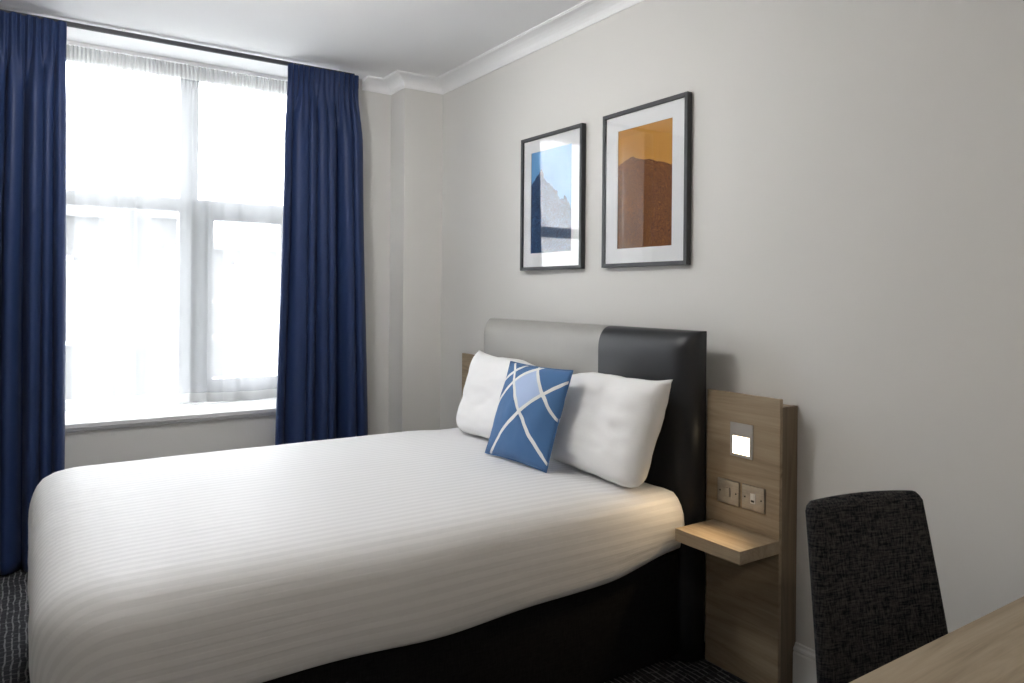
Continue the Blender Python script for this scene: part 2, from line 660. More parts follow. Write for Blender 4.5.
def window(name, x0, x1, mx0, mx1):
    r = empty(name, ((x0 + x1) / 2, YG + 0.05, WZ0))
    r['kind'] = 'structure'
    y0, y1 = YG, YG + 0.07
    fw = 0.05
    U = M['upvc']
    box('frame_jamb', x0, x0 + fw, y0, y1, WZ0, ZC, U, r, 0.004)
    box('frame_jamb', x1 - fw, x1, y0, y1, WZ0, ZC, U, r, 0.004)
    box('frame_head', x0 + fw, x1 - fw, y0, y1, ZC - 0.06, ZC, U, r, 0.004)
    box('frame_bottom', x0 + fw, x1 - fw, y0, y1, WZ0, WZ0 + 0.06, U, r, 0.004)
    box('mullion', mx0, mx1, y0 - 0.01, y1, WZ0 + 0.06, ZC - 0.06, U, r, 0.005)
    tz0, tz1 = 1.815, 1.897
    box('transom', x0 + fw, mx0, y0, y1, tz0, tz1, U, r, 0.005)
    box('transom', mx1, x1 - fw, y0, y1, tz0, tz1, U, r, 0.005)
    # opening casement below the right-hand transom
    cx0, cx1, cz0, cz1 = mx1 + 0.028, x1 - fw - 0.05, WZ0 + 0.085, tz0 - 0.002
    bw = 0.06
    s = empty('casement', ((cx0 + cx1) / 2, y0 - 0.01, cz0))
    s.parent = r
    s.location = WL[s.name] - WL[r.name]
    a, b = y0 - 0.022, y1 - 0.02
    box('stile', cx0, cx0 + bw, a, b, cz0, cz1, U, s, 0.005)
    box('stile', cx1 - bw, cx1, a, b, cz0, cz1, U, s, 0.005)
    box('rail', cx0 + bw, cx1 - bw, a, b, cz1 - 0.038, cz1, U, s, 0.005)
    box('rail', cx0 + bw, cx1 - bw, a, b, cz0, cz0 + bw, U, s, 0.005)
    pane('pane', cx0 + bw, cx1 - bw, cz0 + bw, cz1 - 0.038, (a + b) / 2, M['glass'], s)
    box('casement_frame', mx1, cx0, y0, y1, WZ0 + 0.06, tz0, U, r)
    box('casement_frame', cx1, x1 - fw, y0, y1, WZ0 + 0.06, tz0, U, r)
    box('casement_frame', cx0, cx1, y0, y1, WZ0 + 0.06, cz0, U, r)
    yg = YG + 0.04
    pane('pane', x0 + fw, mx0, tz1, ZC - 0.06, yg, M['glass'], r)
    pane('pane', mx1, x1 - fw, tz1, ZC - 0.06, yg, M['glass'], r)
    pane('pane', x0 + fw, mx0, WZ0 + 0.06, tz0, yg, M['glass'], r)
    # outside guard rails
    for z in (1.060, 1.281):
        cyl('guard_rail', (x0 + 0.005, YO - 0.015, z), (x1 - 0.005, YO - 0.015, z), 0.008, 0.008, U, r)
    # inside sill with a moulded nose
    sx0, sx1 = x0 - 0.05, x1 + 0.05
    zt = WZ0
    prof = [(YG, zt), (YW - 0.030, zt), (YW - 0.036, zt - 0.004), (YW - 0.036, zt - 0.022), (YW - 0.030, zt - 0.026),
            (YW - 0.020, zt - 0.027), (YW - 0.018, zt - 0.041), (YW - 0.012, zt - 0.045), (YW, zt - 0.045), (YG, zt - 0.045)]
    # nose overlaps the wall a little at each end; body of the sill fits the opening
    k = len(prof)
    v = [(x0, y, z) for y, z in prof] + [(x1, y, z) for y, z in prof]
    f = [(i, (i + 1) % k, k + (i + 1) % k, k + i) for i in range(k)] + [tuple(reversed(range(k))), tuple(range(k, 2 * k))]
    pydata('window_sill', v, f, M['gloss'], r, smooth=False)
    return r


window('window_1', WX0, WX1, 0.748, 0.853)


# ------------------------------------------------------------------ net curtains and drapes
def lerp(a, b, t):
    return a + (b - a) * t


def sstep(a, b, x):
    t = max(0.0, min(1.0, (x - a) / (b - a)))
    return t * t * (3 - 2 * t)


def net_shape(x0, x1, seed):
    rnd = random.Random(seed)
    ph = [rnd.uniform(0, 6.28) for _ in range(8)]

    def f(s, t):
        x = lerp(x0, x1, s)
        wv = s * (x1 - x0)
        lo = math.sin(2 * PI * wv / 0.115 + 1.7 * math.sin(2 * PI * wv / 0.52 + ph[0]) + ph[1])
        lo2 = math.sin(2 * PI * wv / 0.31 + ph[2] + 0.5 * t)
        hi = math.sin(2 * PI * wv / 0.021 + 0.8 * math.sin(wv * 31 + ph[3]))
        b = sstep(0.015, 0.12, t)
        amp = lerp(0.006, 0.014, b)
        y = (1 - b) * hi * 0.006 + b * amp * (lo * (0.65 + 0.35 * lo2) + 0.35 * lo2)
        xs = b * 0.006 * math.cos(2 * PI * wv / 0.115 + 1.7 * math.sin(2 * PI * wv / 0.52 + ph[0]) + ph[1])
        return x + xs, y
    return f


def net(x0, x1, label):
    Y = 4.585
    z1, z0 = ZC - 0.022, 0.690
    r = empty('net_curtain', ((x0 + x1) / 2, Y, z0), label, 'net curtain')
    f = net_shape(x0, x1, int(abs(x0) * 100))
    ns = int((x1 - x0) * 300)

    def strip(name, za, zb, rows, dy, mat):
        verts, faces = [], []
        for j in range(rows + 1):
            z = lerp(za, zb, j / rows)
            t = (z1 - z) / (z1 - z0)
            for i in range(ns + 1):
                x, y = f(i / ns, t)
                sag = 0.006 * math.sin(x * 9 + 1) * sstep(0.9, 1, t)
                verts.append((x, Y + y + dy, z + sag))
        for j in range(rows):
            for i in range(ns):
                q = j * (ns + 1) + i
                faces.append((q, q + 1, q + ns + 2, q + ns + 1))
        return pydata(name, verts, faces, mat, r, smooth=True)
    strip('voile', z1, z0, 44, 0.0, M['sheer'])
    strip('heading_tape', z1, z1 - 0.085, 6, -0.0025, M['sheer_band'])
    strip('hem', z0 + 0.055, z0, 2, -0.0025, M['sheer_band'])
    return r


net(WX0 + 0.012, WX1 - 0.012, 'sheer white voile net curtain hanging between the navy drapes')
for x0, x1, lb in ((WX0, WX1, 'white net curtain rail on ceiling of window recess between navy drapes'),):
    o = box('net_curtain_rail', x0 + 0.004, x1 - 0.004, 4.575, 4.597, ZC - 0.021, ZC, M['gloss'])
    tag(o, lb, 'curtain rail')

# dark ceiling track for the drapes
tr = empty('curtain_track', (0.77, 4.22, ZC - 0.036), 'slim dark curtain track fixed along the ceiling above the window', 'curtain track')
box('rail', -0.36, 1.640, 4.211, 4.229, ZC - 0.036, ZC - 0.013, M['track'], tr, 0.003)
for x in (-0.2, 0.4, 0.95, 1.55):
    box('bracket', x - 0.008, x + 0.008, 4.218, 4.227, ZC - 0.013, ZC, M['gloss'], tr)


def drape(x0t, x1t, x0b, x1b, label, seed, nf, flare):
    Y = 4.185
    z1, z0 = ZC - 0.030, 0.012
    rnd = random.Random(seed)
    ph = [rnd.uniform(0, 6.28) for _ in range(8)]
    r = empty('curtain', ((x0b + x1b) / 2, Y, z0), label, 'curtain', 'navy drapes at the window')
    ns, nr = nf * 22, 60
    T = [0, .006, .012, .02, .028, .034, .04] + [0.04 + 0.96 * (k / (nr - 6)) for k in range(1, nr - 5)]

    def pt(s, t, dy=0.0):
        b = sstep(0.030, 0.16, t)
        k = flare(t)
        xa, xb = lerp(x0t, x0b, k), lerp(x1t, x1b, k)
        warp = s + 0.030 * math.sin(2 * PI * s * 1.7 + ph[0]) + 0.012 * math.sin(2 * PI * s * 4.1 + ph[1] + t)
        a = 2 * PI * nf * warp + ph[2]
        big = math.sin(a) + 0.35 * math.sin(a * 0.5 + ph[3] + 0.7 * t) + 0.15 * math.sin(2 * a + ph[4])
        hi = math.sin(2 * PI * nf * 2.0 * s + ph[5]) * (0.7 + 0.3 * math.sin(9 * s + ph[6]))
        amp = lerp(0.030, 0.052, sstep(0.08, 0.6, t))
        pinch = 1 - 0.35 * math.exp(-((t - 0.040) / 0.012) ** 2)
        y = ((1 - b) * 0.011 * hi * pinch + b * amp * big)
        env = min(1, s / 0.02, (1 - s) / 0.02)
        x = lerp(xa, xb, s) + b * 0.016 * math.cos(a) * env
        z = lerp(z1, z0, t)
        if t == 0:
            z += 0.004 * math.sin(2 * PI * nf * s + ph[7])
        return (x, Y + y + dy, z)
    verts, faces = [], []
    for t in T:
        for i in range(ns + 1):
            verts.append(pt(i / ns, t))
    for j in range(len(T) - 1):
        for i in range(ns):
            q = j * (ns + 1) + i
            faces.append((q, q + ns + 1, q + ns + 2, q + 1))
    o = pydata('drape', verts, faces, M['curtain'], r, smooth=True)
    md = o.modifiers.new('thickness', 'SOLIDIFY')
    md.thickness = 0.003
    # gathered heading tape stitched across the top
    T2 = [0.0, 0.008, 0.016, 0.024, 0.030]
    verts, faces = [], []
    for t in T2:
        for i in range(ns + 1):
            verts.append(pt(i / ns, t, -0.004))
    for j in range(len(T2) - 1):
        for i in range(ns):
            q = j * (ns + 1) + i
            faces.append((q, q + ns + 1, q + ns + 2, q + 1))
    pydata('heading', verts, faces, M['curtain'], r, smooth=True)
    return r


drape(1.232, 1.655, 1.168, 1.742, 'navy blue floor-length drape to the right of the window, beside the corner pier', 3, 7,
      lambda t: 0.35 * sstep(0.03, 0.16, t) + 0.65 * sstep(0.1, 1.0, t))
drape(-0.36, 0.150, -0.40, 0.158, 'navy blue floor-length drape to the left of the window, behind the foot of the bed', 11, 8,
      lambda t: sstep(0.05, 0.6, t))

# ------------------------------------------------------------------ bed
BX0, BX1, BY0, BY1 = 0.03, 1.99, 1.875, 3.375
bed = empty('bed', ((BX0 + BX1) / 2, (BY0 + BY1) / 2, 0), 'double divan bed with black fabric base under white bedding', 'bed')
box('divan_base', BX0 + 0.02, BX1, BY0 + 0.005, BY1 - 0.005, 0.03, 0.404, M['divan'], bed, 0.015, 3, True)
box('mattress', BX0 + 0.02, BX1 - 0.005, BY0 + 0.02, BY1 - 0.02, 0.406, 0.62, M['mattress'], bed, 0.05, 4, True)
for x in (BX0 + 0.15, BX1 - 0.15):
    for y in (BY0 + 0.12, BY1 - 0.12):
        cyl('castor', (x, y, 0.0), (x, y, 0.032), 0.022, 0.022, M['black_plastic'], bed)


def duvet():
    x0, x1, y0, y1 = 0.012, 1.992, 1.838, 3.40
    rc = 0.17
    # plan outline, head end square, foot end with soft corners
    out = []

    def arc(cx, cy_, r, a0, a1, n):
        for i in range(n + 1):
            a = lerp(a0, a1, i / n)
            out.append((cx + r * math.cos(a), cy_ + r * math.sin(a), math.cos(a), math.sin(a), r))

    def line(xa, ya, xb, yb, nx, ny, n):
        for i in range(1, n):
            t = i / n
            out.append((lerp(xa, xb, t), lerp(ya, yb, t), nx, ny, None))
    NXS, NYS = 64, 48
    rh = 0.04
    arc(x1 - rh, y0 + rh, rh, 0, -PI / 2, 6)
    line(x1 - rh, y0, x0 + rc, y0, 0, -1, NXS)
    arc(x0 + rc, y0 + rc, rc, -PI / 2, -PI, 14)
    line(x0, y0 + rc, x0, y1 - rc, -1, 0, NYS)
    arc(x0 + rc, y1 - rc, rc, PI, PI / 2, 14)
    line(x0 + rc, y1, x1 - rh, y1, 0, 1, NXS)
    arc(x1 - rh, y1 - rh, rh, PI / 2, 0, 6)
    line(x1, y1 - rh, x1, y0 + rh, 1, 0, NYS)
    n = len(out)
    # profile: (inset, z)
    prof = [(0.030, 0.372), (0.022, 0.364), (0.012, 0.370), (0.008, 0.40), (0.003, 0.44), (0.0, 0.48), (-0.002, 0.52), (0.001, 0.555),
            (0.008, 0.587), (0.020, 0.613), (0.038, 0.634), (0.064, 0.649), (0.10, 0.659), (0.15, 0.664), (0.22, 0.667)]
    drop = [0.0]
    for i in range(1, len(prof)):
        drop.append(drop[-1] + math.hypot(prof[i][0] - prof[i - 1][0], prof[i][1] - prof[i - 1][1]))
    k22 = 14
    verts, uvs = [], []
    cxm, cym = (x0 + x1) / 2, (y0 + y1) / 2
    last = len(prof) - 1
    INS = prof[-1][0]

    def top_z(x, y):
        zz = prof[-1][1] + 0.004 * sstep(0.2, 0.5, min(x - x0, x1 - x, y - y0, y1 - y))
        zz += 0.004 * noise.noise(Vector((x * 2.2, y * 2.2, 6.0))) + 0.0012 * noise.noise(Vector((x * 5, y * 5, 2.0)))
        zz -= 0.012 * math.exp(-((x - 1.80) / 0.13) ** 2) * sstep(0.0, 0.12, min(y - y0, y1 - y))
        return zz
    ca, cb = 7, 15                     # points on a head corner, on a foot corner
    s0 = ca                            # first point of the near long side
    for j, (ins, z) in enumerate(prof):
        for q, (ox, oy, nx, ny, r) in enumerate(out):
            x = min(max(ox - nx * ins, x0 + ins), x1 - ins)
            y = min(max(oy - ny * ins, y0 + ins), y1 - ins)
            arcdown = max(0.0, drop[k22] - drop[j])
            u = ox - nx * INS + nx * arcdown
            v = oy - ny * INS + ny * arcdown
            if j == last:
                # even spacing along the inner rectangle so that a grid can close it
                if r is not None:
                    x = x0 + INS if ox < cxm else x1 - INS
                    y = y0 + INS if oy < cym else y1 - INS
                elif ny:
                    t = (ox - (x0 + rc)) / ((x1 - rh) - (x0 + rc))
                    x = lerp(x0 + INS, x1 - INS, t)
                elif nx < 0:
                    t = (oy - (y0 + rc)) / (y1 - y0 - 2 * rc)
                    y = lerp(y0 + INS, y1 - INS, t)
                else:
                    t = (oy - (y0 + rh)) / (y1 - y0 - 2 * rh)
                    y = lerp(y0 + INS, y1 - INS, t)
                u, v = x, y
                zz = top_z(x, y)
            else:
                zz = z
                wlow = sstep(0.52, 0.37, z)
                rise = 0.022 * sstep(0.9, 1.6, ox) + 0.040 * sstep(1.62, 1.97, ox)
                rise += 0.010 * math.sin(ox * 3.1 + 0.6) + 0.004 * math.sin(ox * 11)
                zz += wlow * rise * (1 if abs(ny) > 0.3 or nx > 0 else 0.4)
                hi = sstep(0.60, 0.667, z)
                zz += hi * (top_z(x, y) - prof[-1][1])
                out_amt = (0.006 * noise.noise(Vector((x * 2.2, y * 2.2, zz * 3.0 + 5)))
                           + 0.0045 * noise.noise(Vector((x * 3.0 + 11, y * 6.0, zz * 14.0))) * sstep(0.37, 0.44, z)) * (1 - hi)
                x += nx * out_amt
                y += ny * out_amt
            verts.append((x, y, zz))
            uvs.append((u, v))
    faces = []
    for j in range(last):
        for i in range(n):
            i2 = (i + 1) % n
            faces.append((j * n + i, (j + 1) * n + i, (j + 1) * n + i2, j * n + i2))
    # inner grid, boundary shared with the last ring; row 0 is the near side, column 0 the foot end
    base = last * n
    iA = 0                              # head near corner
    iB = ca + NXS - 1                   # foot near corner (first arc point)
    iC = iB + cb + NYS - 1              # foot far corner
    iD = iC + cb + NXS - 1              # head far corner
    grid = [[None] * (NXS + 1) for _ in range(NYS + 1)]
    for c_ in range(1, NXS):
        grid[0][NXS - c_] = base + iA + ca - 1 + c_
        grid[NYS][c_] = base + iC + cb - 1 + c_
    for r_ in range(1, NYS):
        grid[r_][0] = base + iB + cb - 1 + r_
        grid[NYS - r_][NXS] = base + iD + ca - 1 + r_
    grid[0][NXS], grid[0][0], grid[NYS][0], grid[NYS][NXS] = base + iA, base + iB, base + iC, base + iD
    for r_ in range(1, NYS):
        for c_ in range(1, NXS):
            x, y = lerp(x0 + INS, x1 - INS, c_ / NXS), lerp(y0 + INS, y1 - INS, r_ / NYS)
            grid[r_][c_] = len(verts)
            verts.append((x, y, top_z(x, y)))
            uvs.append((x, y))
    for r_ in range(NYS):
        for c_ in range(NXS):
            faces.append((grid[r_][c_], grid[r_][c_ + 1], grid[r_ + 1][c_ + 1], grid[r_ + 1][c_]))
    o = pydata('duvet', verts, faces, M['duvet'], None, smooth=True, uvs=uvs)
    bm = bmesh.new()
    bm.from_mesh(o.data)
    bmesh.ops.remove_doubles(bm, verts=bm.verts, dist=1e-5)
    bmesh.ops.recalc_face_normals(bm, faces=bm.faces)
    bm.to_mesh(o.data)
    bm.free()
    tag(o, 'white satin-stripe duvet tucked smoothly over the double bed', 'duvet')
    return o


duvet()


def cushion_mesh(name, W, Hh, T, pinch, power, mat, parent, n=40, seed=0, wr=0.006, sag=None, ex_=4, inner=0):
    """soft filled case: two bowed faces meeting in a seam, ears at the corners; local x = width, z = height, y = thickness"""
    verts, uvs, faces = [], [], []
    idx = {}
    for side in (0, 1):
        for j in range(n + 1):
            for i in range(n + 1):
                a, b = -1 + 2 * i / n, -1 + 2 * j / n
                edge = i in (0, n) or j in (0, n)
                if side == 1 and edge:
                    idx[(1, i, j)] = idx[(0, i, j)]
                    continue
                px = a * (1 - pinch * (1 - b * b) * abs(a) ** 2)
                pz = b * (1 - pinch * (1 - a * a) * abs(b) ** 2)
                if sag is not None:
                    # slumped pillow: top edge sags between two ears, bottom corners round off where they rest
                    pz = b * (1 - (sag if b > 0 else 0.02) * (1 - abs(a) ** 2.6) * abs(b) ** 2)
                    if b > 0:
                        ia = a * inner                     # the end tucked behind the cushion slumps lower
                        pz -= 0.30 * b * b * sstep(0.05, 1.0, ia)
                    if b < 0:
                        px *= 1 - 0.10 * (-b) ** 6 * abs(a) ** 3
                        pz += 0.10 * (-b) ** 4 * abs(a) ** 7
                h = (max(0, 1 - abs(a) ** ex_) ** power) * (max(0, 1 - abs(b) ** ex_) ** power)
                y = h * T / 2 * (1 if side else -1)
                q = noise.noise(Vector((a * 2.1 + seed, b * 2.1, side * 3.0 + seed)))
                q2 = noise.noise(Vector((a * 5 + seed, b * 5, side * 7.0)))
                y += (wr * q + wr * 0.5 * q2) * h ** 0.5 * (1 if side else -1)
                ex = 0.5 * wr * noise.noise(Vector((a * 4, b * 4, seed + 1.5)))
                idx[(side, i, j)] = len(verts)
                verts.append((px * W / 2 + ex, y, pz * Hh / 2 + ex))
                uvs.append(((a + 1) / 2, (b + 1) / 2))
    for side in (0, 1):
        for j in range(n):
            for i in range(n):
                q = (idx[(side, i, j)], idx[(side, i + 1, j)], idx[(side, i + 1, j + 1)], idx[(side, i, j + 1)])
                faces.append(q if side == 0 else tuple(reversed(q)))
    o = pydata(name, verts, faces, mat, parent, smooth=True, uvs=uvs, origin=(0, 0, 0))
    return o


def seam_tube(name, W, Hh, pinch, r, mat, parent, n=40):
    """piping along the seam of a case built by cushion_mesh"""
    loop = []
    for k in range(4 * n):
        q, i = divmod(k, n)
        t = -1 + 2 * i / n
        a, b = ((t, -1), (1, t), (-t, 1), (-1, -t))[q]
        px = a * (1 - pinch * (1 - b * b) * abs(a) ** 2)
        pz = b * (1 - pinch * (1 - a * a) * abs(b) ** 2)
        loop.append(Vector((px * W / 2, 0, pz * Hh / 2)))
    verts, faces = [], []
    m_ = len(loop)
    for k in range(m_):
        d = (loop[(k + 1) % m_] - loop[k - 1]).normalized()
        up = Vector((0, 1, 0))
        sd = d.cross(up)
        for s in range(6):
            a = 2 * PI * s / 6
            verts.append(tuple(loop[k] + sd * (r * math.cos(a)) + up * (r * math.sin(a))))
    for k in range(m_):
        k2 = (k + 1) % m_
        for s in range(6):
            s2 = (s + 1) % 6
            faces.append((k * 6 + s, k2 * 6 + s, k2 * 6 + s2, k * 6 + s2))
    return pydata(name, verts, faces, mat, parent, smooth=True, origin=(0, 0, 0))


# local x of a pillow points along -Y of the room (right in the picture), its front (-y local) faces the foot of the bed (-X)
def lay(o, centre, lean, twist=0.0, spin=0.0):
    base = Matrix(((0, 1, 0), (-1, 0, 0), (0, 0, 1))).to_4x4()       # local x -> -Y, local y -> +X
    mt = Matrix.Translation(Vector(centre)) @ Matrix.Rotation(twist, 4, 'Z') @ base @ Matrix.Rotation(-lean, 4, 'X') @ Matrix.Rotation(spin, 4, 'Y')
    o.matrix_world = mt


for (c, lean, tw, sp, lb, sd, inn) in (
        ((1.862, 2.190, 0.858), math.radians(19), math.radians(-2), math.radians(2.0), 'plump white pillow nearest the bedside shelf, against the charcoal end of the headboard', 3.0, -1),
        ((1.862, 2.852, 0.866), math.radians(19), math.radians(2), math.radians(-1.5), 'white pillow at the window side, partly hidden behind the blue cushion', 8.0, 1)):
    o = cushion_mesh('pillow', 0.665, 0.42, 0.17, 0.045, 0.5, M['pillow'], None, seed=sd, wr=0.010, sag=0.13, inner=inn)
    tag(o, lb, 'pillow', 'white bed pillows')
    lay(o, c, lean, tw, sp)

cu = empty('cushion', (0, 0, 0), 'blue square scatter cushion printed with white arcs, leaning on the pillows', 'cushion')
cushion_mesh('cover', 0.392, 0.398, 0.11, 0.035, 0.6, M['cushion'], cu, seed=5.0, wr=0.006, ex_=2)
seam_tube('seam', 0.392, 0.398, 0.035, 0.0025, M['cushion'], cu)
lay(cu, (1.685, 2.420, 0.864), math.radians(18.6), math.radians(4.7), math.radians(0.8))

# ------------------------------------------------------------------ headboard
HB0, HB1, HBS, HBZ = 1.855, 3.330, 2.356, 1.212
hb = empty('headboard', (2.06, (HB0 + HB1) / 2, 0), 'padded vinyl headboard, wide taupe panel with charcoal end panel', 'headboard')


def pad(name, ya, yb, ra, rb, mat):
    """upholstered panel: front bowed, edges rolled; ra/rb roll radius at each end (0 at the seam)"""
    xb, xf = 2.097, 1.998
    nz, ny = 44, 40
    verts, faces = [], []

    def roll(d, r):
        # 0 at the edge, 1 inside
        if r <= 0 or d >= r:
            return 1.0
        return math.sqrt(max(0, 1 - (1 - d / r) ** 2.2))
    ts = [(1 - math.cos(PI * i / ny)) / 2 for i in range(ny + 1)]
    zs = [HBZ * (1 - (1 - i / nz) ** 2.6) for i in range(nz + 1)]
    for z in zs:
        for t in ts:
            y = lerp(ya, yb, t)
            d = min(roll(y - ya, ra), roll(yb - y, rb), 1)
            dz = roll(HBZ - z, 0.10)
            depth = 0.022 + (xb - xf - 0.022) * (d * dz) ** 0.8
            lump = 0.003 * noise.noise(Vector((y * 4, z * 4, 1.0)))
            verts.append((xb - depth - lump * d * dz, y, z + 0.0015))
    w_ = ny + 1
    for j in range(nz):
        for i in range(ny):
            faces.append((j * w_ + i, j * w_ + i + 1, (j + 1) * w_ + i + 1, (j + 1) * w_ + i))
    nfront = len(verts)
    for j in range(nz + 1):
        for i in (0, ny):
            v = verts[j * w_ + i]
            verts.append((xb, v[1], v[2]))
    for j in range(nz):
        faces.append((j * w_, (j + 1) * w_, nfront + 2 * (j + 1), nfront + 2 * j))
        faces.append((j * w_ + ny, nfront + 2 * j + 1, nfront + 2 * (j + 1) + 1, (j + 1) * w_ + ny))
    # top and bottom closing strips
    faces.append(tuple(nz * w_ + i for i in range(ny + 1)) + (nfront + 2 * nz + 1, nfront + 2 * nz))
    faces.append(tuple(reversed([i for i in range(ny + 1)])) + (nfront, nfront + 1))
    faces.append((nfront, nfront + 2 * nz, nfront + 2 * nz + 1, nfront + 1))
    o = pydata(name, verts, faces, mat, hb, smooth=True)
    bm = bmesh.new()
    bm.from_mesh(o.data)
    bmesh.ops.recalc_face_normals(bm, faces=bm.faces)
    bm.to_mesh(o.data)
    bm.free()
    return o


tag(pad('taupe_panel', HBS, HB1, 0.0, 0.085, M['taupe']), 'taupe vinyl panel')
tag(pad('charcoal_panel', HB0, HBS, 0.085, 0.0, M['charcoal']), 'charcoal vinyl panel')
box('backing_board', 2.098, 2.110, HB0 + 0.02, HB1 - 0.02, 0.002, HBZ - 0.012, M['black_plastic'], hb)


# ------------------------------------------------------------------ wooden bedside panels
def bedside(ya, yb, label, shelf):
    b = empty('bedside_panel', (2.15, (ya + yb) / 2, 0), label, 'bedside panel', 'oak panels either side of the headboard')
    top = 1.0
    box('front_board', 2.100, 2.115, ya, yb, 0.0, top, M['oak_y'], b, 0.001, 1)
    near = ya if shelf else yb
    if shelf:
        box('side_board', 2.1155, 2.199, ya + 0.002, ya + 0.020, 0.0, top - 0.028, M['oak_z'], b, 0.001, 1)
        box('top_batten', 2.1155, 2.199, ya + 0.021, yb - 0.002, top - 0.06, top - 0.030, M['oak_y'], b)
        s = box('shelf', 1.902, 2.0995, ya, 1.818, 0.484, 0.528, M['oak_y'], b, 0.001, 1)
    else:
        box('side_board', 2.1155, 2.199, yb - 0.020, yb - 0.002, 0.0, top - 0.028, M['oak_z'], b, 0.001, 1)
        box('top_batten', 2.1155, 2.199, ya + 0.002, yb - 0.021, top - 0.06, top - 0.030, M['oak_y'], b)
    return b


bedside(1.538, 1.853, 'oak bedside panel with floating shelf, carrying the reading light and steel plates', True)
bedside(3.332, 3.683, 'oak bedside panel on the far side of the headboard towards the window', False)

# reading light
XF = 2.0998
rl = empty('reading_light', (XF, 1.694, 0.777), 'small square brushed steel reading light glowing warm, set in the oak panel', 'reading light')
pz0, pz1, py0, py1 = 0.777, 0.896, 1.646, 1.742
lz0, lz1, ly0, ly1 = 0.787, 0.850, 1.658, 1.731
boxes('face_plate', [(XF - 0.004, XF, py0, py1, lz1, pz1), (XF - 0.004, XF, py0, py1, pz0, lz0),
                     (XF - 0.004, XF, py0, ly0, lz0, lz1), (XF - 0.004, XF, ly1, py1, lz0, lz1)], M['satin'], rl)
box('lens', XF - 0.0025, XF - 0.0005, ly0, ly1, lz0, lz1, M['led'], rl)
ld = bpy.data.lights.new('reading_light_glow', 'AREA')
ld.shape = 'RECTANGLE'
ld.size, ld.size_y = 0.07, 0.05
ld.energy = 0.36
ld.color = (1.0, 0.72, 0.40)
ld.spread = math.radians(84)
lo = bpy.data.objects.new('reading_light_glow', ld)
COL.objects.link(lo)
lo.parent = rl
lo.location = (-0.008, 0, 0.040)
dv = Vector((-0.74, 0, -0.67))
lo.rotation_euler = dv.to_track_quat('-Z', 'Y').to_euler()


def steel_plate(name, y0, y1, z0, z1, label, cat):
    e = empty(name, (XF, (y0 + y1) / 2, z0), label, cat)
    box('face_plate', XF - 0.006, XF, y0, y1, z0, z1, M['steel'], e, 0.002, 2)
    zc = (z0 + z1) / 2
    for y in (y0 + 0.013, y1 - 0.013):
        cyl('screw', (XF - 0.0068, y, zc), (XF - 0.0058, y, zc), 0.0032, 0.0032, M['frame'], e, 10)
    return e


e = steel_plate('light_switch', 1.700, 1.796, 0.601, 0.687, 'brushed steel light switch plate, left of the data socket', 'switch')
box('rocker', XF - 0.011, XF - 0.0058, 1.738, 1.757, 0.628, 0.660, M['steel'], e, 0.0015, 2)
e = steel_plate('data_socket', 1.593, 1.687, 0.602, 0.688, 'brushed steel socket plate with a small white data port', 'socket')
w_ = box('port_surround', XF - 0.0085, XF - 0.0058, 1.629, 1.650, 0.628, 0.663, M['white_plastic'], e, 0.001, 1)
box('port_opening', XF - 0.0095, XF - 0.0083, 1.633, 1.646, 0.633, 0.640, M['black_plastic'], w_)
box('port_shutter', XF - 0.0095, XF - 0.0083, 1.634, 1.645, 0.645, 0.658, M['white_plastic'], w_)


# ------------------------------------------------------------------ framed prints
def picture(y0, y1, z0, z1, ay0, ay1, az0, az1, mat, label, artlabel, yaw):
    xf, xb = 2.172, 2.1985
    p = empty('framed_print', (xb, (y0 + y1) / 2, z0), label, 'picture', 'framed prints above the bed')
    fw = 0.017
    box('frame_side', xf, xb, y0, y0 + fw, z0, z1, M['frame'], p, 0.001, 1)
    box('frame_side', xf, xb, y1 - fw, y1, z0, z1, M['frame'], p, 0.001, 1)
    box('frame_bar', xf, xb, y0 + fw, y1 - fw, z0, z0 + fw, M['frame'], p, 0.001, 1)
    box('frame_bar', xf, xb, y0 + fw, y1 - fw, z1 - fw, z1, M['frame'], p, 0.001, 1)
    a, b, c, d = y0 + fw, y1 - fw, z0 + fw, z1 - fw
    boxes('mount', [(2.1835, 2.186, a, b, az1, d), (2.1835, 2.186, a, b, c, az0), (2.1835, 2.186, a, ay0, az0, az1), (2.1835, 2.186, ay1, b, az0, az1)], M['mount'], p)
    v = [(2.1865, ay1, az0), (2.1865, ay0, az0), (2.1865, ay0, az1), (2.1865, ay1, az1),
         (2.1885, ay1, az0), (2.1885, ay0, az0), (2.1885, ay0, az1), (2.1885, ay1, az1)]
    f = [(0, 1, 2, 3), (7, 6, 5, 4), (0, 4, 5, 1), (1, 5, 6, 2), (2, 6, 7, 3), (3, 7, 4, 0)]
    uv = [(0, 0), (1, 0), (1, 1), (0, 1)] * 2
    tag(pydata('print', v, f, mat, p, smooth=False, uvs=uv), artlabel)
    # the glass sits a touch askew in its rebate
    xa, xc = 2.1805, 2.1740
    gv = [(xa, a, c), (xc, b, c), (xc, b, d), (xa, a, d), (xa + 0.002, a, c), (xc + 0.002, b, c), (xc + 0.002, b, d), (xa + 0.002, a, d)]
    gf = [(0, 3, 2, 1), (4, 5, 6, 7), (0, 1, 5, 4), (1, 2, 6, 5), (2, 3, 7, 6), (3, 0, 4, 7)]
    pydata('glazing', gv, gf, M['picture_glass'], p, smooth=False)
    box('back_board', 2.189, 2.197, a, b, c, d, M['black_leg'], p)
    p.rotation_euler = (0, 0, math.radians(yaw))       # hangs a little off the wall at its window end
    p.location.x -= 0.0051 * yaw
    return p


